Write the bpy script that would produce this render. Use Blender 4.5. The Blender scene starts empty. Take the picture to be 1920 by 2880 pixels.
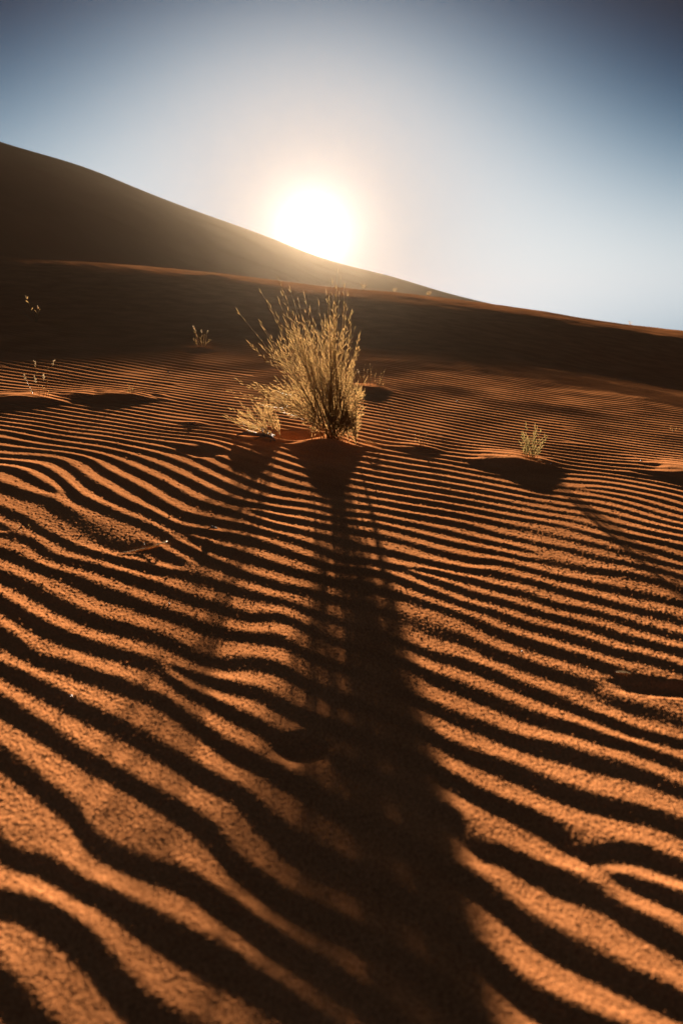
import bpy, math, random
import numpy as np
from mathutils import Vector

random.seed(11)
rng = np.random.default_rng(7)
C = bpy.context.scene.collection
PI = math.pi

# ------------------------------------------------------------------ ripples
# Crest phase of the sand ripples on the sand sheet: a plane wave plus a smooth
# deviation stored on a (bearing X/Y, log range) grid, plus the forks where a
# crest splits (x, y, turn).
PHASE_K=(-6.68355,-11.53344)
FORKS=[(-0.3800,1.5920,-1),(-0.3562,1.4025,1),(-0.8131,1.8551,1),(0.1694,1.4492,-1),(-0.2523,1.8032,-1),(0.4901,1.5905,1),(0.8327,2.2054,-1),(-0.2808,0.9854,-1),(0.3082,0.5990,-1),(-0.8127,1.5453,1)]
PHASE_DEV="""
1840 1771 1701 1630 1558 1485 1410 1333 1253 1168 1077 978 871 751 619 471 304 117 -94 -330 -593 -884 -1202 -1547 -1918 -2311 -2722 -3149 -3584 -4024 -4463 -4895 -5316 -5721 -6106 -6468 -6804 -7109 -7382 -7619 -7818 -7976 -8093 -8168 -8202 -8197 -8154 -8076 -7966 -7828 -7664 -7479 -7274 -7054 -6821 -6578 -6328 -6074
1820 1752 1683 1614 1542 1468 1393 1316 1237 1154 1068 976 877 769 650 516 365 193 0 -219 -463 -734 -1031 -1355 -1705 -2078 -2473 -2884 -3309 -3742 -4178 -4611 -5036 -5448 -5840 -6209 -6549 -6855 -7124 -7353 -7538 -7679 -7775 -7827 -7836 -7804 -7736 -7633 -7500 -7339 -7156 -6952 -6732 -6497 -6252 -5999 -5740 -5478
1798 1733 1666 1597 1526 1452 1376 1299 1219 1139 1057 971 882 785 679 560 424 269 92 -109 -335 -585 -862 -1164 -1492 -1845 -2220 -2617 -3030 -3455 -3889 -4324 -4755 -5174 -5575 -5952 -6297 -6605 -6871 -7091 -7263 -7385 -7459 -7486 -7469 -7411 -7316 -7188 -7031 -6849 -6646 -6424 -6188 -5939 -5681 -5417 -5149 -4879
1776 1713 1649 1582 1512 1438 1360 1280 1200 1120 1041 963 883 799 706 602 481 341 180 -4 -211 -442 -696 -975 -1280 -1609 -1964 -2343 -2742 -3160 -3591 -4029 -4468 -4898 -5311 -5699 -6051 -6362 -6626 -6837 -6993 -7096 -7146 -7147 -7102 -7016 -6894 -6740 -6559 -6355 -6132 -5892 -5640 -5377 -5107 -4832 -4554 -4274
1751 1692 1631 1568 1500 1426 1345 1261 1177 1096 1019 948 879 809 731 641 535 409 263 95 -95 -305 -537 -791 -1070 -1373 -1703 -2060 -2443 -2850 -3278 -3722 -4172 -4618 -5049 -5452 -5816 -6132 -6392 -6593 -6732 -6812 -6835 -6806 -6732 -6617 -6467 -6287 -6082 -5856 -5613 -5356 -5088 -4811 -4528 -4242 -3953 -3663
1725 1669 1613 1555 1492 1419 1335 1243 1150 1064 989 926 871 816 753 676 582 469 335 182 10 -180 -389 -617 -866 -1138 -1437 -1766 -2127 -2520 -2945 -3396 -3862 -4332 -4787 -5213 -5594 -5917 -6174 -6362 -6480 -6532 -6524 -6464 -6357 -6211 -6033 -5827 -5598 -5351 -5088 -4814 -4530 -4239 -3944 -3646 -3347 -3047
1698 1646 1594 1542 1487 1419 1333 1227 1118 1021 947 896 858 821 773 707 621 516 393 254 100 -71 -257 -458 -673 -907 -1167 -1460 -1791 -2165 -2585 -3045 -3534 -4036 -4528 -4986 -5389 -5721 -5974 -6144 -6235 -6255 -6211 -6115 -5975 -5797 -5590 -5358 -5105 -4837 -4556 -4265 -3966 -3662 -3354 -3045 -2735 -2424
1672 1620 1571 1526 1481 1428 1344 1220 1081 964 893 860 845 827 792 732 646 542 429 307 172 20 -147 -321 -500 -688 -895 -1138 -1430 -1780 -2192 -2663 -3182 -3728 -4270 -4773 -5206 -5548 -5791 -5937 -5994 -5974 -5891 -5757 -5581 -5372 -5136 -4878 -4604 -4315 -4016 -3708 -3395 -3078 -2759 -2439 -2118 -1797
1650 1597 1546 1503 1469 1438 1374 1230 1042 888 829 828 837 833 809 751 649 534 434 337 224 90 -61 -215 -359 -489 -623 -797 -1041 -1363 -1763 -2242 -2797 -3403 -4015 -4578 -5047 -5398 -5624 -5736 -5750 -5685 -5559 -5384 -5173 -4933 -4669 -4388 -4092 -3784 -3468 -3146 -2819 -2489 -2159 -1828 -1497 -1166
1635 1578 1523 1474 1440 1430 1407 1272 1018 790 769 816 839 834 815 762 624 473 400 341 256 138 0 -146 -268 -328 -354 -425 -614 -923 -1305 -1776 -2373 -3061 -3762 -4401 -4913 -5268 -5467 -5533 -5495 -5379 -5207 -4993 -4748 -4479 -4191 -3887 -3571 -3245 -2913 -2576 -2237 -1896 -1555 -1214 -874 -534
1630 1570 1511 1454 1414 1439 1456 1363 1067 694 753 840 850 819 790 753 564 338 329 313 261 157 40 -105 -246 -226 -94 -9 -129 -488 -838 -1252 -1912 -2708 -3507 -4229 -4796 -5148 -5304 -5312 -5215 -5047 -4830 -4580 -4305 -4011 -3700 -3375 -3041 -2699 -2352 -2002 -1651 -1299 -949 -599 -250 98
1636 1574 1515 1463 1423 1460 1482 1369 1064 835 895 871 848 799 712 615 470 190 227 211 217 135 57 -53 -301 -198 146 436 459 -99 -394 -665 -1449 -2374 -3228 -4018 -4671 -5011 -5115 -5059 -4901 -4682 -4427 -4147 -3847 -3530 -3198 -2855 -2504 -2146 -1786 -1424 -1062 -701 -342 16 372 728
1653 1585 1524 1479 1442 1444 1459 1301 926 817 835 817 787 754 678 543 371 34 33 8 71 95 -11 44 -326 -192 349 748 1138 352 44 -155 -1083 -2094 -2877 -3660 -4474 -4806 -4877 -4762 -4546 -4284 -4000 -3698 -3378 -3041 -2690 -2329 -1961 -1589 -1216 -844 -473 -104 262 627 989 1351
1679 1598 1520 1450 1386 1335 1309 1212 881 633 571 779 761 704 636 504 330 134 -41 -111 -21 93 -356 -410 -481 -53 508 801 1082 1113 401 -92 -831 -1768 -2429 -3007 -3955 -4466 -4606 -4430 -4155 -3863 -3562 -3244 -2905 -2547 -2177 -1798 -1414 -1029 -646 -264 114 489 861 1231 1599 1967
1715 1616 1516 1416 1324 1252 1194 1109 863 613 658 883 761 684 651 546 366 130 -48 -141 -70 58 -199 -708 -421 -57 72 254 796 1330 735 66 -883 -1615 -2202 -2766 -3507 -4164 -4401 -4098 -3754 -3448 -3136 -2798 -2435 -2054 -1662 -1264 -866 -470 -77 311 695 1076 1452 1826 2199 2570
1759 1645 1526 1405 1295 1225 1184 1104 885 679 821 835 712 668 689 679 445 159 -6 -62 6 37 -222 -669 -208 -140 -155 124 511 1018 917 416 -688 -1517 -2111 -2649 -3251 -4018 -4302 -3876 -3425 -3091 -2746 -2371 -1973 -1562 -1146 -731 -319 87 486 880 1268 1651 2031 2408 2784 3158
1808 1687 1561 1430 1317 1256 1210 1110 929 783 806 766 693 676 697 732 453 87 -12 3 -30 -62 -208 -91 -145 -330 -351 -46 350 783 882 429 -694 -1529 -2080 -2614 -3165 -3733 -3896 -3641 -3234 -2822 -2399 -1961 -1516 -1071 -630 -199 224 637 1041 1437 1827 2213 2595 2974 3351 3729
1853 1737 1617 1488 1363 1307 1240 1064 860 722 753 722 652 616 609 522 88 -315 -143 -52 -97 -150 -165 -149 -435 -776 -646 -336 88 544 809 588 -625 -1527 -2016 -2580 -3002 -3462 -3494 -3361 -3023 -2557 -2054 -1549 -1056 -578 -116 328 758 1175 1581 1979 2369 2755 3138 3519 3898 4277
1883 1777 1675 1574 1455 1324 1191 961 691 496 594 747 594 477 412 321 0 -286 -108 -152 -149 -150 -186 -385 -431 -597 -689 -623 -262 202 551 547 -149 -1202 -1941 -2500 -2822 -3171 -3311 -3232 -2781 -2233 -1666 -1112 -583 -81 394 846 1279 1696 2102 2499 2889 3275 3658 4039 4420 4800
1885 1783 1684 1582 1445 1246 1022 765 506 389 387 508 511 420 353 251 126 91 109 -85 -171 -141 -291 -253 -136 -380 -699 -921 -626 -209 106 134 -283 -1022 -1713 -2232 -2514 -2726 -2851 -2746 -2342 -1797 -1213 -639 -95 416 895 1348 1779 2195 2598 2992 3381 3766 4149 4531 4914 5296
1849 1740 1629 1503 1340 1126 877 614 376 287 341 411 404 290 139 81 139 252 263 324 111 -219 -233 -199 -105 -531 -841 -1023 -843 -569 -356 -328 -557 -995 -1478 -1878 -2124 -2266 -2381 -2205 -1806 -1279 -706 -139 399 905 1378 1826 2252 2662 3062 3453 3840 4225 4609 4992 5377 5761
1774 1653 1526 1382 1208 999 770 548 374 307 337 369 328 213 56 9 48 131 90 142 -61 -114 -202 -260 -247 -401 -620 -831 -885 -818 -738 -725 -833 -1057 -1321 -1581 -1815 -1950 -1936 -1690 -1275 -749 -190 359 879 1370 1832 2269 2688 3093 3488 3877 4263 4648 5033 5419 5806 6194
1663 1531 1393 1242 1071 884 692 520 396 340 336 330 279 180 56 -11 17 90 75 -26 -17 -13 -83 -470 -253 -247 -632 -775 -892 -968 -1006 -1014 -1067 -1208 -1389 -1547 -1662 -1660 -1532 -1275 -855 -295 274 809 1314 1789 2239 2667 3078 3478 3870 4258 4645 5032 5419 5809 6200 6592
1526 1388 1246 1096 939 779 626 497 406 357 336 309 251 158 51 -18 3 88 34 -56 101 154 284 -236 -255 -45 -340 -606 -819 -1002 -1134 -1148 -1221 -1413 -1627 -1708 -1740 -1581 -1321 -1091 -680 -15 607 1157 1666 2140 2585 3007 3414 3812 4204 4593 4982 5373 5765 6160 6556 6953
1375 1235 1094 951 811 677 559 462 391 347 323 293 225 131 21 -74 -77 97 -21 -179 172 311 245 -296 -219 -137 -276 -457 -677 -890 -1020 -1029 -1284 -1671 -2019 -2050 -2104 -1893 -1433 -1228 -864 -79 711 1354 1911 2403 2853 3278 3687 4087 4483 4878 5273 5670 6069 6470 6874 7278
1220 1081 943 809 684 573 481 409 351 301 268 264 168 66 -46 -166 -223 -113 -211 -112 310 160 -9 -460 -358 -243 -156 -294 -503 -674 -764 -976 -1421 -1977 -2355 -2462 -2565 -2460 -1961 -1602 -1199 -469 579 1409 2043 2567 3035 3472 3891 4301 4707 5111 5515 5921 6329 6739 7152 7566
1072 935 800 672 557 462 389 339 294 223 119 206 38 -106 -202 -262 -232 -117 -128 43 197 -181 -240 -541 -352 -296 -63 -192 -418 -595 -737 -1005 -1510 -2171 -2599 -2731 -2816 -2695 -2318 -1879 -1359 -612 616 1430 2077 2630 3125 3586 4025 4453 4874 5292 5709 6127 6546 6968 7391 7815
938 803 670 545 433 344 281 246 226 161 -167 0 -118 -173 -218 -235 -241 -162 -222 -80 -34 -256 -395 -219 -314 -330 13 -186 -451 -620 -742 -1006 -1498 -2150 -2704 -2927 -2956 -2811 -2469 -1979 -1339 -492 500 1319 2004 2598 3131 3625 4093 4544 4986 5422 5855 6288 6721 7155 7591 8027
826 691 559 432 319 228 164 127 109 119 -106 -37 -177 -148 -236 -312 -302 -365 -271 -159 -250 -394 -305 -354 -404 -193 134 -250 -513 -623 -629 -862 -1330 -1909 -2439 -2811 -2942 -2824 -2484 -1984 -1321 -515 348 1149 1862 2496 3070 3601 4101 4581 5047 5504 5956 6406 6855 7303 7753 8203
738 605 473 344 225 129 65 30 7 -30 -121 -122 -213 -192 -143 -272 -397 -408 -292 -245 -354 -554 -378 -485 -148 -72 134 -202 -314 -381 -276 -548 -1059 -1616 -2127 -2657 -2890 -2800 -2450 -1968 -1331 -587 202 974 1694 2355 2964 3530 4062 4571 5063 5544 6016 6484 6950 7414 7878 8343
677 548 417 288 166 62 17 -3 4 -19 -235 -203 -226 -180 -71 -239 -533 -371 -269 -336 -412 -476 -409 -287 -109 -31 -93 -74 70 153 251 -177 -782 -1433 -2062 -2682 -2869 -2790 -2470 -1971 -1352 -659 78 817 1529 2203 2834 3427 3989 4525 5043 5546 6040 6527 7010 7490 7970 8449
641 518 394 272 158 67 17 28 61 0 -460 -253 -231 -129 -82 -405 -782 -417 -361 -495 -468 -522 -331 67 -95 -158 -219 -205 11 244 364 -25 -639 -1347 -2037 -2533 -2723 -2668 -2390 -1929 -1352 -705 -15 688 1383 2055 2698 3309 3893 4453 4993 5518 6032 6538 7038 7534 8029 8523
626 513 399 287 183 98 45 72 131 31 -289 -170 -162 -24 -91 -684 -769 -524 -340 -457 -566 -442 -162 120 -257 -164 -326 -467 -262 144 192 -127 -659 -1284 -1876 -2297 -2487 -2457 -2225 -1826 -1310 -716 -74 592 1262 1923 2567 3188 3786 4363 4922 5466 5999 6522 7038 7550 8060 8568
628 525 423 322 222 129 67 91 91 -33 -171 -103 -103 -40 -312 -764 -681 -501 -355 -455 -557 -318 -155 -115 -496 -227 -364 -657 -555 -266 -185 -383 -777 -1260 -1720 -2060 -2228 -2212 -2022 -1682 -1227 -690 -97 528 1169 1812 2448 3070 3676 4265 4838 5397 5945 6484 7015 7541 8065 8586
638 545 454 366 277 169 103 141 131 -64 -195 -118 -102 -187 -434 -755 -720 -534 -488 -523 -529 -379 -300 -339 -494 -449 -540 -702 -695 -580 -542 -667 -934 -1274 -1607 -1860 -1988 -1971 -1810 -1518 -1118 -634 -90 494 1103 1724 2346 2962 3569 4164 4746 5317 5877 6428 6973 7512 8047 8581
651 563 478 396 313 199 129 161 126 -113 -267 -183 -168 -292 -488 -675 -698 -623 -588 -581 -557 -492 -465 -504 -577 -621 -696 -786 -818 -806 -819 -912 -1088 -1313 -1535 -1706 -1787 -1757 -1609 -1351 -995 -558 -59 486 1062 1657 2261 2867 3470 4065 4652 5230 5799 6361 6916 7465 8012 8556
660 573 486 400 306 202 124 89 16 -136 -249 -258 -284 -384 -522 -640 -688 -681 -666 -652 -633 -613 -616 -650 -703 -764 -832 -898 -947 -981 -1024 -1101 -1218 -1359 -1495 -1593 -1626 -1575 -1431 -1194 -870 -472 -12 496 1040 1609 2193 2785 3380 3972 4559 5141 5716 6284 6847 7406 7961 8514
664 574 483 390 293 195 107 32 -57 -166 -259 -317 -376 -460 -559 -645 -701 -726 -733 -731 -729 -734 -753 -788 -838 -897 -960 -1020 -1075 -1126 -1180 -1243 -1320 -1401 -1472 -1513 -1503 -1428 -1279 -1053 -752 -383 44 520 1035 1578 2141 2717 3300 3886 4470 5052 5630 6203 6771 7336 7898 8458
662 567 472 374 275 176 81 -12 -107 -202 -290 -368 -443 -522 -602 -675 -733 -773 -798 -814 -829 -850 -880 -920 -969 -1025 -1084 -1141 -1197 -1250 -1301 -1350 -1397 -1437 -1460 -1456 -1410 -1312 -1154 -931 -645 -298 104 552 1040 1559 2101 2660 3231 3807 4387 4966 5544 6119 6691 7260 7826 8391
653 555 455 354 253 151 50 -49 -146 -240 -330 -415 -497 -575 -650 -718 -778 -827 -866 -898 -929 -962 -1001 -1045 -1095 -1148 -1204 -1258 -1310 -1358 -1400 -1434 -1457 -1465 -1454 -1414 -1339 -1220 -1051 -829 -551 -220 162 588 1052 1549 2072 2614 3170 3737 4309 4884 5459 6034 6607 7179 7748 8317
640 538 435 331 227 123 19 -83 -183 -279 -372 -461 -546 -626 -700 -769 -832 -888 -938 -983 -1026 -1069 -1115 -1163 -1214 -1266 -1318 -1368 -1414 -1454 -1484 -1502 -1505 -1489 -1450 -1384 -1285 -1149 -969 -744 -470 -150 216 623 1068 1546 2050 2575 3118 3673 4236 4805 5377 5951 6523 7096 7667 8237
622 517 412 306 200 93 -13 -118 -220 -318 -414 -506 -593 -675 -752 -824 -892 -954 -1013 -1068 -1120 -1172 -1224 -1276 -1328 -1379 -1428 -1472 -1511 -1540 -1558 -1560 -1545 -1508 -1448 -1361 -1243 -1092 -902 -673 -402 -89 265 658 1086 1546 2033 2543 3072 3615 4169 4731 5298 5868 6440 7011 7583 8154
602 495 388 280 171 63 -45 -152 -256 -357 -455 -550 -640 -725 -806 -882 -955 -1024 -1090 -1153 -1213 -1272 -1329 -1385 -1438 -1487 -1532 -1571 -1601 -1620 -1625 -1612 -1580 -1526 -1448 -1343 -1210 -1045 -847 -613 -343 -35 309 689 1103 1547 2019 2515 3030 3562 4107 4661 5222 5788 6357 6927 7498 8069
581 472 362 253 142 32 -78 -186 -293 -396 -497 -594 -687 -776 -861 -942 -1020 -1095 -1168 -1238 -1305 -1370 -1432 -1490 -1543 -1592 -1633 -1665 -1687 -1695 -1687 -1661 -1614 -1543 -1449 -1329 -1181 -1005 -798 -561 -291 13 349 719 1120 1550 2007 2489 2991 3512 4047 4593 5148 5710 6276 6844 7413 7983
558 448 337 225 113 1 -110 -221 -329 -435 -538 -638 -734 -827 -916 -1002 -1086 -1167 -1246 -1323 -1396 -1466 -1532 -1593 -1647 -1694 -1731 -1758 -1771 -1769 -1748 -1708 -1646 -1560 -1450 -1315 -1155 -968 -754 -512 -242 58 387 747 1135 1552 1996 2464 2954 3463 3988 4527 5076 5632 6195 6761 7329 7898
"""
RIP_SHIFT = .20
RIP_AMP = .0016
GRID_COLS = 1260
GRAIN = .125
CLUMP = .00018
SKY_W, SKY_D = 11., (.97, .84, .68)
EXPOSURE = 2.8
GLARE_HAZE = 5.4e-5  # scatter density of the volume added for lens glare
GLARE_HAZE_G = .87
DUNE_Y = 75.0
NISH = .0006
BACK = (.029, .041, .066)
EXTINCTION_GAIN = 20.0  # thickens and darkens the glare volume, same glow with less noise
SKY = [  # per channel: level, fall with distance from sun and height, fall with angle, glow terms
    (-.12, 2.5, .0004, .12, 6, .0),
    (-.09, 1.85, .0003, .14, 6, .0),
    (-.06, 1.38, .00025, .16, 6, .0),
]
PHASE_DEV = np.array([[int(v) for v in row.split()] for row in PHASE_DEV.strip().splitlines()]) / 1000.0
NA, NB = PHASE_DEV.shape
A0, A1 = -1.1, 1.1
B0, B1 = math.log(.33), math.log(14.)


def lattice(seed, n=1024):
    return np.random.default_rng(seed).random((n, n), dtype=np.float32)


_LAT = {}


def vnoise(x, y, seed):
    """smooth value noise in -1..1"""
    if seed not in _LAT:
        _LAT[seed] = lattice(seed)
    L = _LAT[seed]
    xi = np.floor(x).astype(int)
    yi = np.floor(y).astype(int)
    fx = x - xi
    fy = y - yi
    fx = fx * fx * fx * (fx * (fx * 6 - 15) + 10)
    fy = fy * fy * fy * (fy * (fy * 6 - 15) + 10)
    a = L[xi % 1024, yi % 1024]
    b = L[(xi + 1) % 1024, yi % 1024]
    c = L[xi % 1024, (yi + 1) % 1024]
    d = L[(xi + 1) % 1024, (yi + 1) % 1024]
    return ((a * (1 - fx) + b * fx) * (1 - fy) + (c * (1 - fx) + d * fx) * fy) * 2 - 1


def cubic_grid(G, a, b):
    na, nb = G.shape
    i = np.floor(a).astype(int)
    j = np.floor(b).astype(int)
    fa = a - i
    fb = b - j

    def w(t):
        return (-.5 * t + t * t - .5 * t ** 3, 1 - 2.5 * t * t + 1.5 * t ** 3,
                .5 * t + 2 * t * t - 1.5 * t ** 3, -.5 * t * t + .5 * t ** 3)
    wa, wb = w(fa), w(fb)
    out = 0
    for p in range(4):
        ii = np.clip(i + p - 1, 0, na - 1)
        for q in range(4):
            jj = np.clip(j + q - 1, 0, nb - 1)
            out = out + wa[p] * wb[q] * G[ii, jj]
    return out


_fr = np.random.default_rng(5)
FAR_FORKS = [(_fr.uniform(-.55, .55) * y, y, s) for y, s in
             zip(np.linspace(3.0, 7.5, 16), [1, -1] * 8)]


def ripple_phase(X, Y):
    Ys = np.maximum(Y, .34)
    a = np.clip((X / Ys - A0) / (A1 - A0) * (NA - 1), 0.001, NA - 1.001)
    b = np.clip((np.log(Ys) - B0) / (B1 - B0) * (NB - 1), .001, NB - 1.001)
    v = cubic_grid(PHASE_DEV, a, b) + PHASE_K[0] * X + PHASE_K[1] * Y
    for fx, fy, s in list(FORKS) + FAR_FORKS:
        v = v + s * np.arctan2(Y - fy, X - fx) / (2 * PI)
    far = np.clip((Y - 2.8) / 1.5, 0, 1)
    v = v + far * .28 * vnoise(X * 1.3 + 9, Y * .9 + 4, 21) + .06 * vnoise(X * 6, Y * 5, 22)
    return v


def spline(xs, ys):
    """natural cubic spline through the knots, linear outside"""
    xs = np.asarray(xs, float)
    ys = np.asarray(ys, float)
    n = len(xs)
    h = np.diff(xs)
    A = np.eye(n)
    r = np.zeros(n)
    for i in range(1, n - 1):
        A[i, i - 1] = h[i - 1]
        A[i, i] = 2 * (h[i - 1] + h[i])
        A[i, i + 1] = h[i]
        r[i] = 6 * ((ys[i + 1] - ys[i]) / h[i] - (ys[i] - ys[i - 1]) / h[i - 1])
    M = np.linalg.solve(A, r)

    def f(x):
        x = np.asarray(x, float)
        xc = np.clip(x, xs[0], xs[-1])
        k = np.clip(np.searchsorted(xs, xc) - 1, 0, n - 2)
        t = xc - xs[k]
        hh = h[k]
        v = (ys[k] + t * ((ys[k + 1] - ys[k]) / hh - hh * (2 * M[k] + M[k + 1]) / 6)
             + t * t * M[k] / 2 + t ** 3 * (M[k + 1] - M[k]) / (6 * hh))
        s0 = (ys[1] - ys[0]) / h[0] - h[0] * (2 * M[0] + M[1]) / 6
        s1 = (ys[-1] - ys[-2]) / h[-1] + h[-1] * (M[-2] + 2 * M[-1]) / 6
        return v + np.where(x < xs[0], (x - xs[0]) * s0, 0) + np.where(x > xs[-1], (x - xs[-1]) * s1, 0)
    return f


SLOPE = .062                       # the sand sheet falls gently to the right
CREST_Y = 14.6                     # the low swell that closes the view
crest_z = spline(CREST_Y * 1.08 / 17 * np.array([-9.18, -7.96, -5.75, -3.51, -1.89, -.25, 1.2, 2.24, 3.8, 5.89, 8.24, 10.26]),
                 .62 + CREST_Y * 1.08 / 17 * (np.array([1.284, 1.153, .997, .817, .627, .436, .316, .187, -.015, -.31, -.583, -.825]) - .62))
CY = CREST_Y / 15.4
swell = spline([0, 3.9, 4.6, 5.4] + [CY * v for v in (6.5, 8, 10, 11.5, 13, 14.5, 16, 17, 19, 22, 26)],
               [0, 0, .006, .028, .075, .20, .48, .71, .86, .945, .99, 1.0, .93, .5, -.1])
dip_x = spline([-2, 0, 1.5, 3, 5, 8, 12], [0, 0, .05, .19, .31, .38, .40])
dip_y = spline([0, 3.4, 4.2, 5.4, 7, 9, 11, 13.2, 14.6], [0, 0, .1, .55, 1, .95, .5, .1, 0])


def mound(X, Y, cx, cy, h, wx, front, back, rot=0.0, p=1.0):
    """small wind mound: long windward side (towards the sun), short steep lee
    side (towards the camera)"""
    dx = X - cx + .18 * wx * vnoise(X * 14, Y * 14, 72)
    dy = Y - cy + .10 * back * vnoise(X * 11 + 5, Y * 11, 73)
    c, s = math.cos(rot), math.sin(rot)
    u = dx * c + dy * s
    v = -dx * s + dy * c
    v = v - .35 * u * u / wx * .25          # ends curl forward a little
    lee = np.clip(1 + v / front, 0, 1)
    lee = lee * lee * (3 - 2 * lee)
    wind = np.exp(-(np.maximum(v, 0) / back) ** 2)
    return h * np.where(v < 0, lee, wind) * np.exp(-np.abs(u / wx) ** (2 * p))


MOUNDS = [  # cx, cy, height, half width, lee run, windward run, rotation
    (-.060, 2.590, .034, .110, .065, .20, .0),      # under the big shrub
    (-.200, 2.640, .016, .20, .060, .10, .0),       # rim in front of the hollow
    (.655, 2.50, .024, .14, .085, .22, -.05),       # under the small tuft
    (-1.10, 3.36, .023, .17, .085, .22, .10),       # long mound, left
    (-1.27, 3.34, .015, .16, .080, .20, .05),
    (-1.47, 3.14, .023, .15, .075, .22, .0),        # far left
    (.165, 4.14, .027, .12, .080, .25, -.05),       # behind the shrub
    (.31, 2.65, .010, .085, .050, .12, -.1),        # seedling
    (1.36, 2.46, .027, .18, .09, .25, .0),          # right edge
    (-1.13, 5.58, .010, .12, .08, .2, .0),
    (-2.85, 6.55, .012, .14, .10, .25, .0),
    (-.53, 2.46, .006, .10, .040, .10, -.25),       # torn ripples left of the shrub
    (-.62, 2.86, .006, .05, .03, .08, .0),
]
PITS = [  # cx, cy, depth, rx, ry
    (-.195, 2.735, .050, .115, .085),
    (-.055, .795, .010, .031, .029),
    (.545, 1.000, .009, .075, .022),
    (-.50, 2.40, .012, .07, .05),
]


def base_height(X, Y):
    r = np.hypot(X, Y)
    z = -SLOPE * np.clip(X, -30, 1e9)
    Xc = np.clip(X * np.where(Y > CREST_Y, CREST_Y / np.maximum(Y, 1e-6), 1), -8.7, 9.7)
    rise = crest_z(Xc) + SLOPE * Xc
    Yp = np.clip(Y, 0, 60)
    z = z + rise * np.where(Y > 0, np.maximum(swell(np.clip(Yp, 0, 26 * CY)), -.1), 0)
    z = z - np.where((Y > 0) & (Y < 14.6), dip_x(np.clip(X, -2, 12)) * dip_y(np.clip(Yp, 0, 14.6)), 0)
    z = z - .11 * np.maximum(r - 16.8, 0) ** 2 / (np.maximum(r - 16.8, 0) + 3)
    # broad unevenness of the sheet
    near = np.clip(1 - (Y - 9) / 6, 0, 1)
    z = z + near * (.010 * vnoise(X * .9 + 3, Y * .7 + 1, 31) + .0028 * vnoise(X * 2.6, Y * 2.2, 32))
    far = np.clip((Y - 6) / 4, 0, 1) * np.clip((40 - Y) / 10, 0, 1)
    z = z + far * (.015 * vnoise(X * .5, Y * .35, 33) + .008 * vnoise(X * 1.7, Y * 1.1, 34) + .004 * vnoise(X * 4 + Y, Y * 3, 35))
    return z


def ripple_height(X, Y):
    t = 2 * PI * (ripple_phase(X, Y) - RIP_SHIFT)
    prof = np.cos(t) + .20 * np.sin(2 * t) + .06 * np.cos(2 * t)
    amp = RIP_AMP * (1 + .40 * vnoise(X * 3.1 + 5, Y * 2.6 + 2, 41) + .30 * vnoise(X * 7, Y * 8, 42))
    for fx, fy, s in list(FORKS) + FAR_FORKS:
        amp = amp * (1 - .55 * np.exp(-((X - fx) ** 2 + (Y - fy) ** 2) / .042 ** 2))
    amp = amp * (1 + .35 * np.clip((Y - 2.4) / 2, 0, 1)) * (1 - .22 * np.clip((1.3 - Y) / .6, 0, 1))
    fade = np.clip((14.5 - Y) / 5, 0, 1)
    return prof * amp * fade


def sand_height(X, Y):
    X = np.asarray(X, float)
    Y = np.asarray(Y, float)
    z = base_height(X, Y)
    m = np.zeros_like(z)
    for a in MOUNDS:
        m = np.maximum(m, mound(X, Y, *a))
    pit = np.zeros_like(z)
    flat = np.zeros_like(z)
    for cx, cy, d, rx, ry in PITS:
        q = (((X - cx) / rx) ** 2 + ((Y - cy) / ry) ** 2) * (1 + .35 * vnoise((X - cx) / rx * 1.3 + cx * 50, (Y - cy) / ry * 1.3, 71))
        pit = pit - d * np.exp(-q ** 1.6)
        flat = np.maximum(flat, np.exp(-(q / 1.4) ** 2))
    damp = np.clip(1 - m / .034, .3, 1) * (1 - .85 * flat)
    return z + m + pit + ripple_height(X, Y) * damp


def sand_at(x, y):
    return float(sand_height(np.array([x]), np.array([y]))[0])


# ---------------------------------------------------------------- materials
def new_mat(name):
    m = bpy.data.materials.new(name)
    m.use_nodes = True
    nt = m.node_tree
    for n in list(nt.nodes):
        nt.nodes.remove(n)
    out = nt.nodes.new('ShaderNodeOutputMaterial')
    return m, nt, out


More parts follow.
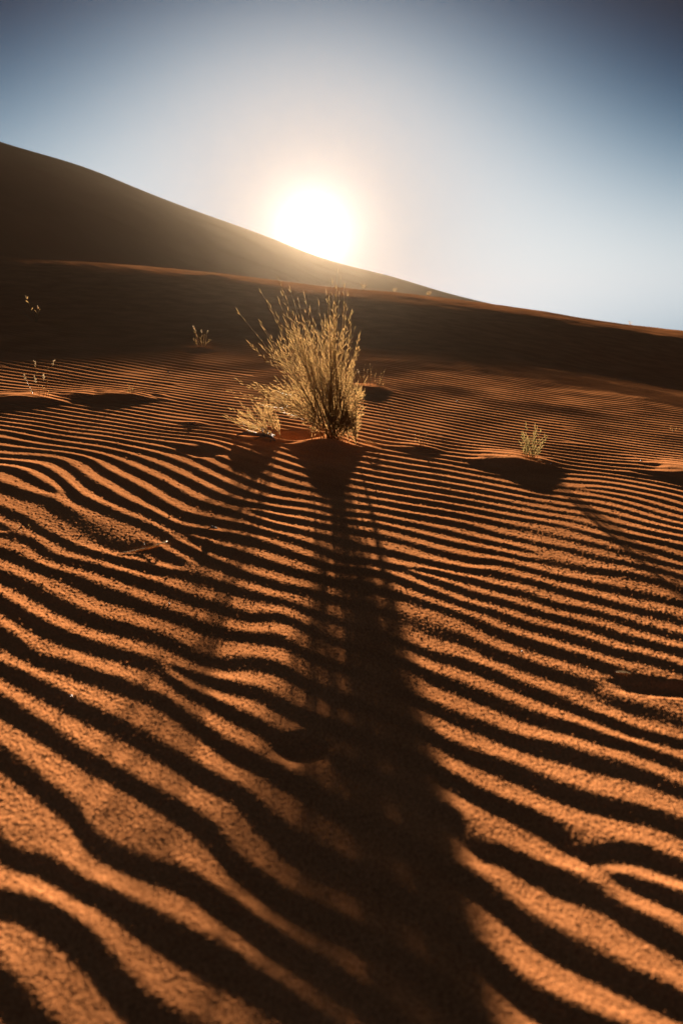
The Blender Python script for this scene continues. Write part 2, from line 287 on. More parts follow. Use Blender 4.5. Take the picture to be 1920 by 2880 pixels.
def sand_material(name, col, grain_scale, spec=.0, mottle=4.0):
    m, nt, out = new_mat(name)
    N, L = nt.nodes, nt.links
    b = N.new('ShaderNodeBsdfPrincipled')
    b.inputs['Roughness'].default_value = 1.0
    b.inputs['Specular IOR Level'].default_value = spec
    tc = N.new('ShaderNodeTexCoord')
    g = N.new('ShaderNodeTexNoise')
    g.inputs['Scale'].default_value = grain_scale
    g.inputs['Detail'].default_value = 2
    L.new(tc.outputs['Object'], g.inputs['Vector'])
    big = N.new('ShaderNodeTexNoise')
    big.inputs['Scale'].default_value = mottle
    big.inputs['Detail'].default_value = 4
    L.new(tc.outputs['Object'], big.inputs['Vector'])
    r1 = N.new('ShaderNodeValToRGB')
    r1.color_ramp.elements[0].position = .30
    r1.color_ramp.elements[0].color = (col[0] * .55, col[1] * .48, col[2] * .45, 1)
    r1.color_ramp.elements[1].position = .72
    r1.color_ramp.elements[1].color = (col[0] * 1.35, col[1] * 1.42, col[2] * 1.5, 1)
    L.new(g.outputs['Fac'], r1.inputs['Fac'])
    r2 = N.new('ShaderNodeValToRGB')
    r2.color_ramp.elements[0].position = .35
    r2.color_ramp.elements[0].color = (.86, .84, .82, 1)
    r2.color_ramp.elements[1].position = .68
    r2.color_ramp.elements[1].color = (1.1, 1.1, 1.1, 1)
    L.new(big.outputs['Fac'], r2.inputs['Fac'])
    mx = N.new('ShaderNodeMix')
    mx.data_type = 'RGBA'
    mx.blend_type = 'MULTIPLY'
    mx.inputs['Factor'].default_value = 1
    L.new(r1.outputs['Color'], mx.inputs['A'])
    L.new(r2.outputs['Color'], mx.inputs['B'])
    L.new(mx.outputs['Result'], b.inputs['Base Color'])
    L.new(b.outputs['BSDF'], out.inputs['Surface'])
    return m


def plant_material(name, c1, c2, transl=.45, rough=.5, scale=60):
    m, nt, out = new_mat(name)
    N, L = nt.nodes, nt.links
    tc = N.new('ShaderNodeTexCoord')
    n = N.new('ShaderNodeTexNoise')
    n.inputs['Scale'].default_value = scale
    n.inputs['Detail'].default_value = 2
    L.new(tc.outputs['Object'], n.inputs['Vector'])
    r = N.new('ShaderNodeValToRGB')
    r.color_ramp.elements[0].position = .36
    r.color_ramp.elements[0].color = (*c1, 1)
    r.color_ramp.elements[1].position = .64
    r.color_ramp.elements[1].color = (*c2, 1)
    L.new(n.outputs['Fac'], r.inputs['Fac'])
    b = N.new('ShaderNodeBsdfPrincipled')
    b.inputs['Roughness'].default_value = rough
    b.inputs['Specular IOR Level'].default_value = .15
    t = N.new('ShaderNodeBsdfTranslucent')
    L.new(r.outputs['Color'], b.inputs['Base Color'])
    L.new(r.outputs['Color'], t.inputs['Color'])
    s = N.new('ShaderNodeMixShader')
    s.inputs[0].default_value = transl
    L.new(b.outputs['BSDF'], s.inputs[1])
    L.new(t.outputs['BSDF'], s.inputs[2])
    L.new(s.outputs['Shader'], out.inputs['Surface'])
    return m


SAND = (.56, .208, .070)
M_sand = sand_material('red_sand', SAND, 420)
M_dune = sand_material('dune_sand', SAND, 400, mottle=.05)
M_straw = plant_material('dry_stem', (.27, .135, .05), (.19, .12, .042), .4)
M_leaf = plant_material('grass_blade', (.31, .165, .06), (.22, .135, .045), .6)
M_green = plant_material('green_blade', (.12, .10, .034), (.21, .135, .05), .5)
M_pale = plant_material('pale_seed_head', (.27, .185, .10), (.19, .13, .07), .4)
M_wood = plant_material('grey_dead_wood', (.16, .11, .07), (.28, .20, .13), 0, .7)
M_dry = plant_material('dry_leaf', (.45, .30, .15), (.58, .42, .24), .3)
M_stone = plant_material('pale_quartz', (.55, .48, .40), (.75, .70, .62), 0, .35)


# ------------------------------------------------------------------ helpers
class MB:
    def __init__(s):
        s.v = []
        s.f = []

    def tube(s, pts, radii, sides=4, cap=True):
        pts = [Vector(p) for p in pts]
        n0 = len(s.v)
        for i, p in enumerate(pts):
            d = (pts[min(i + 1, len(pts) - 1)] - pts[max(i - 1, 0)])
            d = d.normalized() if d.length > 1e-9 else Vector((0, 0, 1))
            a = d.cross(Vector((.31, .87, .13))).normalized()
            b = d.cross(a)
            for k in range(sides):
                t = 2 * PI * k / sides
                s.v.append(p + (a * math.cos(t) + b * math.sin(t)) * radii[i])
        for i in range(len(pts) - 1):
            for k in range(sides):
                k2 = (k + 1) % sides
                s.f.append((n0 + i * sides + k, n0 + i * sides + k2, n0 + (i + 1) * sides + k2, n0 + (i + 1) * sides + k))
        if cap:
            s.f.append(tuple(n0 + k for k in range(sides))[::-1])
            s.f.append(tuple(n0 + (len(pts) - 1) * sides + k for k in range(sides)))

    def blade(s, p, d, length, width, droop=0.0, segs=3):
        """a narrow folded grass blade"""
        p = Vector(p)
        d = Vector(d).normalized()
        side = d.cross(Vector((random.uniform(-.4, .4), random.uniform(.5, 1), random.uniform(-.2, .4)))).normalized()
        up = side.cross(d).normalized()
        n0 = len(s.v)
        for i in range(segs + 1):
            t = i / segs
            w = width * (math.sin(PI * min(.15 + t * .85, 1)) ** .7 if i < segs else .02)
            c = p + d * length * t + Vector((0, 0, -droop * length * t * t))
            s.v += [c - side * w * .5 + up * w * .22, c - up * w * .1, c + side * w * .5 + up * w * .22]
        for i in range(segs):
            a = n0 + i * 3
            s.f += [(a, a + 1, a + 4, a + 3), (a + 1, a + 2, a + 5, a + 4)]

    def lump(s, c, r, seed, squash=(1, 1, 1), nu=8, nv=6):
        rr = random.Random(seed)
        n0 = len(s.v)
        c = Vector(c)
        s.v.append(c + Vector((0, 0, -r * squash[2])))
        for j in range(1, nv):
            th = PI * j / nv - PI / 2
            for i in range(nu):
                ph = 2 * PI * i / nu
                q = r * rr.uniform(.78, 1.15)
                s.v.append(c + Vector((q * math.cos(th) * math.cos(ph) * squash[0], q * math.cos(th) * math.sin(ph) * squash[1], q * math.sin(th) * squash[2])))
        s.v.append(c + Vector((0, 0, r * squash[2])))
        top = len(s.v) - 1
        for i in range(nu):
            i2 = (i + 1) % nu
            s.f.append((n0, n0 + 1 + i2, n0 + 1 + i))
            for j in range(nv - 2):
                a = n0 + 1 + j * nu
                s.f.append((a + i, a + i2, a + nu + i2, a + nu + i))
            a = n0 + 1 + (nv - 2) * nu
            s.f.append((a + i, a + i2, top))

    def build(s, name, mat, parent=None, smooth=True):
        me = bpy.data.meshes.new(name)
        me.from_pydata([tuple(v) for v in s.v], [], s.f)
        me.materials.append(mat)
        if smooth:
            me.polygons.foreach_set('use_smooth', [True] * len(me.polygons))
        me.update()
        o = bpy.data.objects.new(name, me)
        C.objects.link(o)
        if parent is not None:
            o.parent = parent
        return o


def tag(o, label, cat, group=None):
    o['label'] = label
    o['category'] = cat
    if group:
        o['group'] = group
    return o


def thing(name, label, cat, loc, group=None):
    o = bpy.data.objects.new(name, None)
    o.empty_display_size = .05
    C.objects.link(o)
    o.location = loc
    return tag(o, label, cat, group)


def structure(o):
    o['kind'] = 'structure'
    return o


def grid_mesh(name, X, Y, Z, mat, close=False):
    nr, nc = X.shape
    me = bpy.data.meshes.new(name)
    nv = nr * nc
    me.vertices.add(nv)
    me.vertices.foreach_set('co', np.stack([X, Y, Z], -1).astype(np.float32).ravel())
    i = np.arange(nr - 1)[:, None]
    j = np.arange(nc if close else nc - 1)[None, :]
    j2 = (j + 1) % nc
    q = np.stack([i * nc + j, i * nc + j2, (i + 1) * nc + j2, (i + 1) * nc + j], -1).reshape(-1, 4)
    me.loops.add(q.size)
    me.loops.foreach_set('vertex_index', q.ravel().astype(np.int32))
    me.polygons.add(len(q))
    me.polygons.foreach_set('loop_start', np.arange(0, q.size, 4, dtype=np.int32))
    me.materials.append(mat)
    me.update(calc_edges=True)
    o = bpy.data.objects.new(name, me)
    C.objects.link(o)
    return o


# ------------------------------------------------------------- ground sheet
fine = np.radians(np.linspace(-56, 56, GRID_COLS))
coarse = np.radians(np.linspace(56, 304, 70)[1:-1])
ang = np.concatenate([fine, coarse])                 # 0 = +Y, clockwise
# ranges: dense where the sheet is near, thinning with distance
r = [.01, .15, .28, .36]
while r[-1] < 84:
    q = r[-1]
    st = .00088 * (q * q + .38) / .62
    r.append(q + (min(st, .0085) if q < 5.5 else min(st, .011) if q < 10.5 else min(st, .011 + .02 * (q - 10.5)) if q < 18 else .06 * q))
r = np.array(r)
R_, A_ = np.meshgrid(r, ang, indexing='ij')
GX = R_ * np.sin(A_)
GY = R_ * np.cos(A_)
GZ = sand_height(GX, GY)
# single grains standing proud
step = np.gradient(r)[:, None] * np.ones_like(A_)
inside = (np.abs(A_) < math.radians(56)) | (A_ > 2 * PI)
jit = np.minimum(step, R_ * (fine[1] - fine[0]) * 1.4)
ga = np.minimum(GRAIN * jit, .00045) * np.exp(-np.maximum(R_ - 1.2, 0) / 1.3)
g = rng.normal(size=GX.shape)
g = .55 * g + .28 * g ** 3
GZ = GZ + np.where(inside & (R_ < 12), ga * g, 0)
nr_ = R_ < 4.5
cl_ = np.zeros_like(GZ)
xx_, yy_ = GX[nr_], GY[nr_]
cl_[nr_] = (CLUMP * (vnoise(xx_ / .0034, yy_ / .0034, 61) + .9 * vnoise(xx_ / .0019 + 7, yy_ / .0019, 62))
            * (.8 + .5 * vnoise(xx_ * 9, yy_ * 9, 63)))
GZ = GZ + np.where(inside, cl_, 0)
ground = structure(grid_mesh('ground', GX[:, ::-1], GY[:, ::-1], GZ[:, ::-1], M_sand, close=True))

# ---------------------------------------------------------------- big dune
DK = DUNE_Y / 120.0
ridge_z = spline(DK * np.array([-110, -69.2, -61.4, -53.5, -40.3, -33.7, -26.9, -20, -11.7, -2.5, 8.4, 15.75, 26.8, 36.5, 50.9, 69.7]),
                 .62 + DK * (np.array([36.5, 25.82, 23.63, 21.02, 17.31, 14.8, 12.25, 9.88, 7.04, 3.72, 1.005, -1.07, -3.64, -5.37, -7.99, -11.25]) - .62))
dx_ = np.linspace(-80, 62, 420)
dv_ = np.concatenate([np.linspace(-46, -3, 150), np.linspace(-3, 3, 60)[1:-1], np.linspace(3, 9, 20)])
DX, DV = np.meshgrid(dx_, dv_)
RZ = ridge_z(DX)
front = np.where(DV < 0, -DV, 0)
back = np.where(DV > 0, DV, 0)
soft = 1.0
fr = np.sqrt(front ** 2 + soft ** 2) - soft
DZ = RZ - .42 * fr * np.exp(-fr / 90) - .16 * back - .003 * back ** 2
DY = DUNE_Y + DV + .9 * vnoise(DX * .05, DX * 0 + 2, 51)
w_ = np.clip(front / 6, 0, 1)
DZ = DZ + w_ * (.45 * vnoise(DX * .08 + DV * .10, DV * .18 + 3, 52) + .22 * vnoise(DX * .26 + DV * .3, DV * .55, 53)
                + .03 * vnoise(DX * .8 + DV * .8, DV * 1.6, 54))
dune = structure(grid_mesh('dune', DX, DY, DZ, M_dune))
dune.data.polygons.foreach_set('use_smooth', [True] * len(dune.data.polygons))

# ------------------------------------------------------------------- plants
def bend(p0, p1, sag, n=8, side=0.0):
    """a stem that leaves the ground steeply and leans over to its tip"""
    p0, p1 = Vector(p0), Vector(p1)
    out = []
    h = p1.z - p0.z
    for i in range(n + 1):
        t = i / n
        q = p0.lerp(p1, t)
        k = t * (1 - t)
        flat = Vector((p1.x - p0.x, p1.y - p0.y, 0))
        q = q - flat * k * sag + Vector((0, 0, 1)) * k * sag * flat.length * .8
        q += Vector((side * k * h, 0, 0))
        out.append(q)
    return out


def along(pts, t):
    f = t * (len(pts) - 1)
    i = min(int(f), len(pts) - 2)
    return pts[i].lerp(pts[i + 1], f - i), (pts[i + 1] - pts[i]).normalized()


def side_dir(d, angle, az):
    a = d.cross(Vector((.2, .95, .1))).normalized()
    b = d.cross(a)
    return (d * math.cos(angle) + (a * math.cos(az) + b * math.sin(az)) * math.sin(angle)).normalized()


def grass_stem(parent, p0, p1, sag, rad, n_leaf, leaf_len, leaf_w, mats, n_branch=0, start=.15, tips=True, spread=.6, side=0.0):
    st, fo = MB(), MB()
    pts = bend(p0, p1, sag, 9, side)
    st.tube(pts, [rad * (1 - .65 * i / 9) for i in range(10)], 4)
    runs = [(pts, n_leaf, 1.0)]
    L = sum((pts[i + 1] - pts[i]).length for i in range(9))
    for b in range(n_branch):
        t = random.uniform(.12, .62)
        q, d = along(pts, t)
        e = side_dir(d, random.uniform(.16, .42), random.uniform(0, 2 * PI))
        ln = L * (1 - t) * random.uniform(.55, .95)
        e2 = (e + d * .6).normalized()
        bp = [q + e * ln * k * (1 - .25 * k) + (e2 - e) * ln * k * k * .5 for k in (0, .2, .4, .6, .8, 1)]
        st.tube(bp, [rad * .72 * (1 - .6 * i / 5) for i in range(6)], 3)
        runs.append((bp, int(n_leaf * .65), .9))
    for pp, nl, sc in runs:
        az = random.uniform(0, 6)
        for i in range(nl):
            t = start + (1 - start) * (i + random.uniform(.1, .9)) / nl
            q, d = along(pp, min(t, .995))
            az += PI + random.uniform(-.7, .7)
            e = side_dir(d, spread * random.uniform(.6, 1.25), az)
            ln = leaf_len * sc * random.uniform(.6, 1.2) * (1.05 - .45 * t)
            fo.blade(q, e, ln, leaf_w * random.uniform(.75, 1.2), random.uniform(-.05, .12))
        if tips:
            q, d = along(pp, .99)
            fo.blade(q, side_dir(d, random.uniform(.02, .2), random.uniform(0, 6)), leaf_len * random.uniform(.6, 1.1), leaf_w)
    so = st.build('stem', mats[0], parent)
    if fo.f:
        fo.build('foliage', mats[1], so)
    return so


# the large shrub ----------------------------------------------------------
bx, by = -.035, 2.624
bz = sand_at(bx, by)
shrub = thing('shrub', 'large straw gold shrub of many leafy stems on its own sand mound, against the sun', 'shrub', (bx, by, bz))


def foot(cx, spread):
    x = max(-.085, min(.095, random.gauss(cx, spread)))
    y = max(-.07, min(.07, random.gauss(0, spread * .9)))
    return Vector((x, y, sand_at(bx + x, by + y) - bz - .004))


BUSH = (M_straw, M_leaf)
# outline of the crown: (reach sideways, height) of its tallest stems
peaks = [(-.325, .475), (-.255, .545), (-.235, .50), (-.20, .585), (-.185, .53), (-.15, .55), (-.125, .51), (-.10, .525),
         (-.075, .48), (-.05, .50), (-.02, .53), (.0, .575), (.02, .61), (.032, .585), (.045, .56), (.058, .53), (.07, .47), (.085, .40), (.10, .35)]
crown = spline([p[0] for p in peaks], [p[1] for p in peaks])
stems = [(x, z, 1) for x, z in peaks]
for i in range(34):
    x = random.uniform(-.27, .02) if random.random() < .6 else random.uniform(-.02, .09)
    stems.append((x, float(crown(x)) * random.uniform(.38, .93), 0))
for x, z, tall in stems:
    p0 = foot(.010 + .10 * x, .020)
    p1 = Vector((x, random.gauss(0, .075), z))
    grass_stem(shrub, p0, p1, random.uniform(.04, .24), random.uniform(.0009, .0013), 19, .030, .00105, BUSH,
               n_branch=3 if tall else 8, start=.06, spread=.5)
for i in range(28):            # low sprawling arms, left
    x = -(random.uniform(.12, .42) if i < 18 else random.uniform(.20, .43))
    z = random.uniform(.05, .17) + .22 * (x + .43)
    p0 = foot(-.02, .02) if i < 18 else Vector((-.225 + random.gauss(0, .022), random.uniform(.02, .09), 0))
    p0.z = sand_at(bx + p0.x, by + p0.y) - bz - .004
    p1 = Vector((x, random.uniform(-.02, .16), max(z, .10) + .04 if i < 18 else z * .7))
    grass_stem(shrub, p0, p1, random.uniform(.15, .6) if i < 18 else .1, .0011, 18, .026, .0013, BUSH, n_branch=4, start=.25, spread=.55)
for i in range(19):            # short growth at the foot and on the right
    x = random.uniform(-.09, .13)
    z = random.uniform(.08, .30) * (1.15 - 2.2 * max(x, 0))
    p0 = foot(.012, .024) if i < 8 else foot(.025, .045)
    if i > 12:                 # low arms leaning right
        x, z = random.uniform(.05, .125), random.uniform(.05, .17)
        p0 = foot(.05, .03)
    p1 = Vector((x, random.gauss(0, .05), z))
    grass_stem(shrub, p0, p1, random.uniform(.0, .3), .0011, 15, .029, .0013, BUSH, n_branch=15, start=.03, spread=.6)

# small tuft on the right mound --------------------------------------------
tx, ty = .714, 2.548
tz = sand_at(tx, ty)
t = thing('grass_tuft', 'small olive straw grass tuft on the wide dark mound right of the large shrub', 'grass tuft', (tx, ty, tz), 'small desert plants on the sand')
for i in range(24):
    a = random.uniform(-1, 1)
    x0 = random.uniform(-.025, .03)
    p0 = Vector((x0, random.uniform(-.02, .02), sand_at(tx + x0, ty) - tz - .003))
    hgt = random.uniform(.05, .11) * (1.15 if abs(a) < .3 else .9)
    p1 = Vector((x0 + a * .035, random.uniform(-.03, .03), hgt))
    grass_stem(t, p0, p1, .15, .0009, 8, .024, .0016, (M_straw, M_green), start=.1, spread=.6)

# seedlings ----------------------------------------------------------------
G = 'small desert plants on the sand'


def seedling(label, x, y, stems, leaf=.014, mats=(M_straw, M_leaf), heads=(), nl=4, lw=.0014, rad=.0012, name='seedling', cat='seedling'):
    z = sand_at(x, y)
    t = thing(name, label, cat, (x, y, z), G)
    for i, (x0, x1, h) in enumerate(stems):
        yy = random.uniform(-.012, .012)
        p0 = Vector((x0, yy, sand_at(x + x0, y + yy) - z - .003))
        p1 = Vector((x1, yy + random.uniform(-.015, .015), h))
        so = grass_stem(t, p0, p1, .15, rad, nl, leaf, lw, mats, start=.2, tips=False, spread=.7, side=random.uniform(-.1, .1))
        if i in heads:
            hb = MB()
            d = (p1 - p0).normalized()
            for k in range(14):
                q = p1 - d * random.uniform(-.008, .016)
                hb.blade(q, side_dir(d, random.uniform(.2, 1.0), random.uniform(0, 6)), random.uniform(.006, .013), .0032)
            hb.build('seed_head', M_pale, so)
    return t


seedling('tuft of thin upright straw stems on the dark mound just right behind the large shrub', .185, 4.17,
         [(-.055, -.085, .085), (-.05, -.045, .125), (-.03, -.03, .10), (-.012, -.014, .135), (-.01, .0, .115), (.01, .028, .10), (.03, .055, .07), (.04, .08, .10), (.045, .05, .035), (.06, .07, .03)],
         leaf=.02, heads=(0,), nl=4)
seedling('tiny twiggy seedling on the low mound right of the dry curled stick', .319, 2.668,
         [(-.004, -.03, .045), (0, -.012, .06), (.003, .022, .05), (.006, .045, .028), (0, -.022, .018)], leaf=.010, nl=3)
seedling('flowering seedling with pale seed heads on the dark mound at the far left', -1.406, 3.22,
         [(-.01, -.012, .15), (.01, .075, .155), (-.02, -.025, .075), (.0, .012, .085), (.02, .045, .13), (-.05, -.075, .085), (.03, .05, .04), (-.04, -.055, .03)],
         leaf=.014, heads=(0, 2, 3, 1, 5), nl=3, rad=.0015)
seedling('small green sprig on top of the long dark mound at the left', -1.042, 3.40,
         [(-.01, -.012, .045), (.0, .015, .03), (.008, .05, .085), (.004, -.03, .02)], leaf=.012, nl=4, mats=(M_straw, M_green))
seedling('shaded tuft with upright pale seed heads on the dark slope left of the large shrub', -1.122, 5.63,
         [(-.03, -.06, .15), (-.015, -.045, .12), (0, .005, .12), (.01, .03, .10), (.02, .05, .115), (-.02, -.07, .06), (.02, .075, .06), (.0, -.01, .075)],
         leaf=.03, heads=(0, 1, 2, 4), nl=4, rad=.0022)
seedling('lone leaning sprig with few leaves in deep shade at the far left of the slope', -2.853, 6.60,
         [(0, -.05, .22), (.01, .05, .13), (-.02, -.10, .08), (.02, .06, .11)], leaf=.045, heads=(0, 1), nl=4, lw=.005, rad=.0028)
seedling('tiny bent sprout on the ripples near the right edge of the view', 1.66, 3.385,
         [(0, -.018, .03), (.004, .02, .02), (.01, .05, .012)], leaf=.012, nl=3)
seedling('bare upright seedling standing alone on the ripples at the left near the bent twig', -.763, 1.535,
         [(0, .022, .045), (.0, -.008, .02)], leaf=.007, nl=2, rad=.0006)

# far plants on the swell's crest
for lab, x, y, s in (('tiny backlit tuft on the bright crest behind the right side of the large shrub', .50, 16.6, .16),
                     ('tiny pale tuft on the crest midway along the right slope', 2.05, 16.7, .14),
                     ('tiny tuft on the crest between the other two crest tufts', 1.25, 16.8, .11),
                     ('tiny tuft on the skyline far to the right', 6.9, 16.9, .10)):
    seedling(lab, x, y, [(random.uniform(-.3, .3) * s, random.uniform(-.6, .6) * s, s * random.uniform(.5, 1)) for _ in range(7)],
             leaf=.4 * s, nl=4, lw=.03 * s, rad=.012 * s, heads=(0, 2), name='grass_tuft', cat='grass tuft')

# dead wood ----------------------------------------------------------------
def lying(name, label, cat, x, y, pts, rads, mat, twigs=(), lift=.0):
    z = sand_at(x, y)
    t = thing(name, label, cat, (x, y, z))
    b = MB()
    pp = []
    for px, py, up in pts:
        pp.append(Vector((px, py, sand_at(x + px, y + py) - z + up + lift)))
    b.tube(pp, rads, 6)
    so = b.build('stalk', mat, t)
    for tw in twigs:
        c = MB()
        qq = [Vector((px, py, sand_at(x + px, y + py) - z + up + lift)) for px, py, up in tw]
        c.tube(qq, [rads[0] * .6 * (1 - .5 * i / (len(qq) - 1)) for i in range(len(qq))], 5)
        c.build('side_twig', mat, t)
    return t


lying('twig', 'thin twig with a hooked end lying across the ripples at the left', 'twig', -.446, 1.495,
      [(-.066, -.045, .001), (-.045, -.028, .002), (-.02, -.008, .003), (0, .004, .004), (.018, .016, .006), (.027, .026, .007), (.027, .036, .007), (.020, .039, .005)],
      [.0009, .0012, .0014, .0015, .0016, .0016, .0014, .001], M_dry,
      [[(-.012, -.003, .004), (-.019, .006, .007), (-.021, .010, .009)]])
lying('stick', 'pale curled dry stick lying just right of the large shrub', 'stick', .106, 2.655,
      [(-.02, -.006, .004), (-.012, 0, .012), (.0, .006, .016), (.018, .01, .013), (.035, .012, .006)],
      [.0022, .0026, .0028, .0024, .0014], M_dry,
      [[(.0, .006, .014), (.012, -.004, .018), (.03, -.008, .012)], [(-.012, 0, .010), (.002, -.012, .006), (.022, -.016, .003)]])
lying('root_stub', 'dark knobbly root stub at the near rim of the hollow left of the shrub', 'root', -.283, 2.625,
      [(-.13, .03, .004), (-.09, .028, .012), (-.05, .02, .010), (-.02, .01, .012), (.01, .0, .010), (.025, -.008, .002)],
      [.004, .008, .007, .008, .006, .003], M_wood,
      [[(-.02, .01, .012), (-.03, .008, .035), (-.022, .004, .05)], [(0, .0, .010), (.012, -.004, .03), (.03, -.006, .04)],
       [(-.01, .005, .012), (-.004, .0, .034), (-.010, -.004, .052)], [(-.015, .0, .008), (-.035, -.02, .016), (-.055, -.03, .004)],
       [(.005, -.004, .008), (.012, -.02, .014), (.006, -.036, .004)]])
lying('root_stub', 'short dark root stub in the smooth sand between left mound and shrub', 'root', -.622, 2.845,
      [(-.016, .0, -.001), (-.007, .0, .004), (.003, .0, .007), (.009, .002, .007)], [.003, .004, .0035, .002], M_wood,
      [[(.0, 0, .005), (.010, -.006, .006), (.018, -.008, .003)]])
lying('root_stub', 'flat dark chip of wood standing in the ripples right of the hooked twig', 'root', -.327, 1.632,
      [(-.012, .002, .002), (-.004, .001, .005), (.005, .0, .006), (.012, .0, .004)], [.0015, .003, .003, .0015], M_wood,
      [[(.0, 0, .010), (.001, .0, .002), (.001, -.001, -.004)]])

# dry litter and pebbles -----------------------------------------------------
def flake(label, x, y, L, w, az, tilt):
    z = sand_at(x, y)
    t = MB()
    d = Vector((math.cos(az), math.sin(az), tilt)).normalized()
    s = d.cross(Vector((0, 0, 1))).normalized()
    n = s.cross(d)
    for i in range(6):
        u = i / 5
        ww = w * math.sin(PI * (.12 + .8 * u))
        c = d * L * (u - .5) + n * .25 * w * math.sin(PI * u)
        for k, hgt in ((-.5, .2), (0, 0), (.5, .2)):
            t.v.append(c + s * ww * k + n * ww * hgt)
    for i in range(5):
        for k in range(2):
            a = i * 3 + k
            t.f.append((a, a + 1, a + 4, a + 3))
    n0 = len(t.v)
    t.v += [v - n * .0006 for v in t.v[:18]]
    for i in range(5):
        for k in range(2):
            a = n0 + i * 3 + k
            t.f.append((a + 3, a + 4, a + 1, a))
    o = t.build('dry_leaf', M_dry)
    o.location = (x, y, z + .0025)
    return tag(o, label, 'leaf', 'dry leaves on the sand')


flake('pale curled dry leaf lying on the ripples right of the seedling mound', .422, 2.905, .026, .006, .15, .02)
flake('dry leaf flake at the right foot of the olive tuft', .750, 2.520, .022, .006, .2, .05)
flake('dry leaf flake on the rim of the dark hollow in the near right ripples', .492, 1.040, .026, .005, -.25, .03)
flake('dark dry leaf flake at the left shoulder of the olive tuft mound', .640, 2.575, .016, .005, .1, .0)
flake('dry leaf flake leaning on the right side of the shrub mound', .072, 2.645, .024, .006, -.5, .1)

peb = [('pale pebble right below the olive tuft', .793, 2.512, .0028), ('pale pebble on the ripples near the right edge', 1.20, 2.66, .0030),
       ('pale pebble between the shrub and the seedling, on ripples', .21, 2.98, .0024), ('pale pebble on the far ripples left of the shrub', -1.10, 4.4, .004),
       ('pale pebble on the ripples in front of the left mound', -.84, 2.62, .0024), ('pale pebble in the shaded ripple left of the shrub shadow', -.34, 1.22, .0016),
       ('pale pebble on the nearest ripple at the lower left', -.41, .89, .0016), ('pale pebble on the ripple crest at the right of the shrub shadow', .33, 1.10, .0015),
       ('pale pebble on the far ripples right of the shrub', .66, 3.9, .0038)]
for lab, x, y, rr in peb:
    b = MB()
    b.lump((0, 0, 0), rr, hash(lab) % 1000 if False else len(lab), (1.2, 1, .75))
    o = b.build('pebble', M_stone)
    o.location = (x, y, sand_at(x, y) + rr * .45)
    tag(o, lab, 'pebble', 'pale pebbles on the sand')

# ------------------------------------------------------------------- camera
cd = bpy.data.cameras.new('camera')
cam = bpy.data.objects.new('camera', cd)
C.objects.link(cam)
cam.location = (0, 0, .62)
cam.rotation_euler = (math.radians(90 - 18.84), 0, 0)
cd.sensor_fit = 'VERTICAL'
cd.sensor_height = 36
cd.lens = 24
cd.clip_start = .02
cd.clip_end = 3000
cd.dof.use_dof = True
cd.dof.focus_distance = 2.9
cd.dof.aperture_fstop = 4.0
bpy.context.scene.camera = cam

# ---------------------------------------------------------------- sun + sky
SUN = Vector((-.0385, .9974, .0600)).normalized()
EL = math.asin(SUN.z)
ld = bpy.data.lights.new('sun', 'SUN')
ld.energy = 5.0
ld.angle = math.radians(.6)
ld.color = (1, .88, .72)
lo = bpy.data.objects.new('sun', ld)
C.objects.link(lo)
lo.rotation_euler = (-SUN).to_track_quat('-Z', 'Y').to_euler()

wd = bpy.data.worlds.new('World')
bpy.context.scene.world = wd
wd.use_nodes = True
nt = wd.node_tree
N, L = nt.nodes, nt.links
for n in list(N):
    N.remove(n)
out = N.new('ShaderNodeOutputWorld')
bg = N.new('ShaderNodeBackground')
L.new(bg.outputs[0], out.inputs['Surface'])
sky = N.new('ShaderNodeTexSky')
sky.sky_type = 'NISHITA'
sky.sun_disc = False
sky.sun_elevation = EL
sky.sun_rotation = math.atan2(SUN.x, SUN.y)
sky.altitude = 900
sky.dust_density = .3
tc = N.new('ShaderNodeTexCoord')


def M(op, a, b=None, clamp=False):
    n = N.new('ShaderNodeMath')
    n.operation = op
    n.use_clamp = clamp
    for k, v in enumerate((a, b)):
        if v is None:
            continue
        if isinstance(v, (int, float)):
            n.inputs[k].default_value = v
        else:
            L.new(v, n.inputs[k])
    return n.outputs[0]


nrm = N.new('ShaderNodeVectorMath')
nrm.operation = 'NORMALIZE'
L.new(tc.outputs['Generated'], nrm.inputs[0])
dot = N.new('ShaderNodeVectorMath')
dot.operation = 'DOT_PRODUCT'
L.new(nrm.outputs[0], dot.inputs[0])
dot.inputs[1].default_value = SUN
sep = N.new('ShaderNodeSeparateXYZ')
L.new(nrm.outputs[0], sep.inputs[0])
ang_ = M('MULTIPLY', M('ARCCOSINE', M('MINIMUM', dot.outputs['Value'], .9999999)), 180 / PI)   # degrees from the sun
el_ = M('MULTIPLY', M('ARCSINE', sep.outputs['Z']), 180 / PI)                                  # degrees above the horizon
a2 = M('MULTIPLY', ang_, ang_)
e2 = M('MULTIPLY', el_, el_)
P = M('MULTIPLY', M('MULTIPLY', a2, e2), 1e-5)
comb = N.new('ShaderNodeCombineColor')
K_EXP = 2 ** EXPOSURE
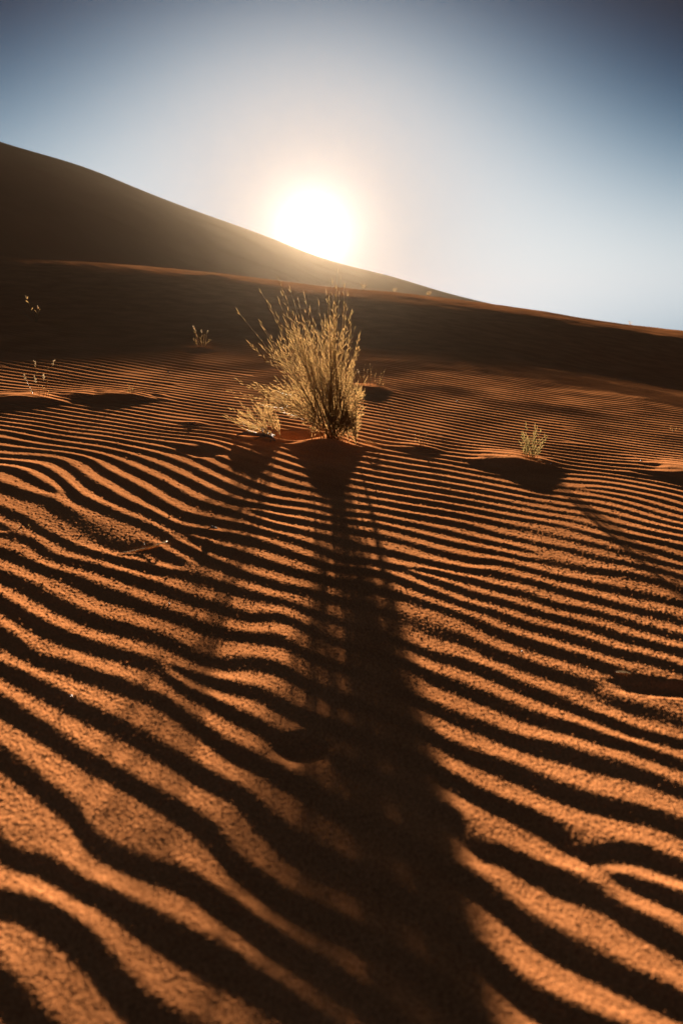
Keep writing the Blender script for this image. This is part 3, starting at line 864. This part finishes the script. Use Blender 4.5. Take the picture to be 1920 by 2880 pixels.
for i, (g0, kp, ka, w1, w2, w3) in enumerate(SKY):
    e = M('EXPONENT', M('SUBTRACT', M('SUBTRACT', g0, M('MULTIPLY', P, kp)), M('MULTIPLY', a2, ka)))
    e = M('MULTIPLY', e, M('SUBTRACT', 1.0, M('MULTIPLY', M('EXPONENT', M('MULTIPLY', a2, -1 / SKY_W ** 2)), SKY_D[i])))
    core = M('ADD', M('MULTIPLY', M('EXPONENT', M('MULTIPLY', a2, -1 / 3.4 ** 2)), w1),
             M('MULTIPLY', M('EXPONENT', M('MULTIPLY', ang_, -1 / .85)), w2))
    core = M('ADD', core, M('MULTIPLY', M('EXPONENT', M('MULTIPLY', ang_, -1 / 5.0)), w3))
    back = M('MULTIPLY', M('SUBTRACT', 1.0, M('EXPONENT', M('MULTIPLY', M('MULTIPLY', a2, a2), -1 / 62.0 ** 4))), BACK[i])
    L.new(M('MULTIPLY', M('ADD', M('ADD', e, core), back), 1 / K_EXP), comb.inputs[i])
mixn = N.new('ShaderNodeVectorMath')
mixn.operation = 'MULTIPLY_ADD'
L.new(sky.outputs['Color'], mixn.inputs[0])
mixn.inputs[1].default_value = (NISH, NISH, NISH)
L.new(comb.outputs['Color'], mixn.inputs[2])
L.new(mixn.outputs[0], bg.inputs['Color'])
bg.inputs['Strength'].default_value = 1.0

# --------------------------------------------------------------------- lens glare volume
hb = MB()
x0, x1, y0, y1, z0, z1 = -85, 85, -85, 86, -40, 27
hb.v = [Vector(p) for p in ((x0, y0, z0), (x1, y0, z0), (x1, y1, z0), (x0, y1, z0), (x0, y0, z1), (x1, y0, z1), (x1, y1, z1), (x0, y1, z1))]
hb.f = [(3, 2, 1, 0), (4, 5, 6, 7), (0, 1, 5, 4), (1, 2, 6, 5), (2, 3, 7, 6), (3, 0, 4, 7)]
mh, hn, ho = new_mat('lens_glare_volume')  # volume added to imitate the lens glare around the sun
pv = hn.nodes.new('ShaderNodeVolumePrincipled')
pv.inputs['Color'].default_value = (1 / EXTINCTION_GAIN, .77 / EXTINCTION_GAIN, .54 / EXTINCTION_GAIN, 1)
pv.inputs['Density'].default_value = GLARE_HAZE * EXTINCTION_GAIN
pv.inputs['Anisotropy'].default_value = GLARE_HAZE_G
hn.links.new(pv.outputs[0], ho.inputs['Volume'])
glare_haze = hb.build('glare_haze', mh, smooth=False)
glare_haze['kind'] = 'stuff'

# ------------------------------------------------------------------- render
sc = bpy.context.scene
sc.render.engine = 'CYCLES'
sc.cycles.use_denoising = True
sc.cycles.volume_bounces = 0
sc.cycles.max_bounces = 6
sc.cycles.transparent_max_bounces = 16
vs = sc.view_settings
vs.view_transform = 'Standard'
vs.look = 'None'
vs.gamma = 1
vs.use_curve_mapping = False
vs.exposure = EXPOSURE
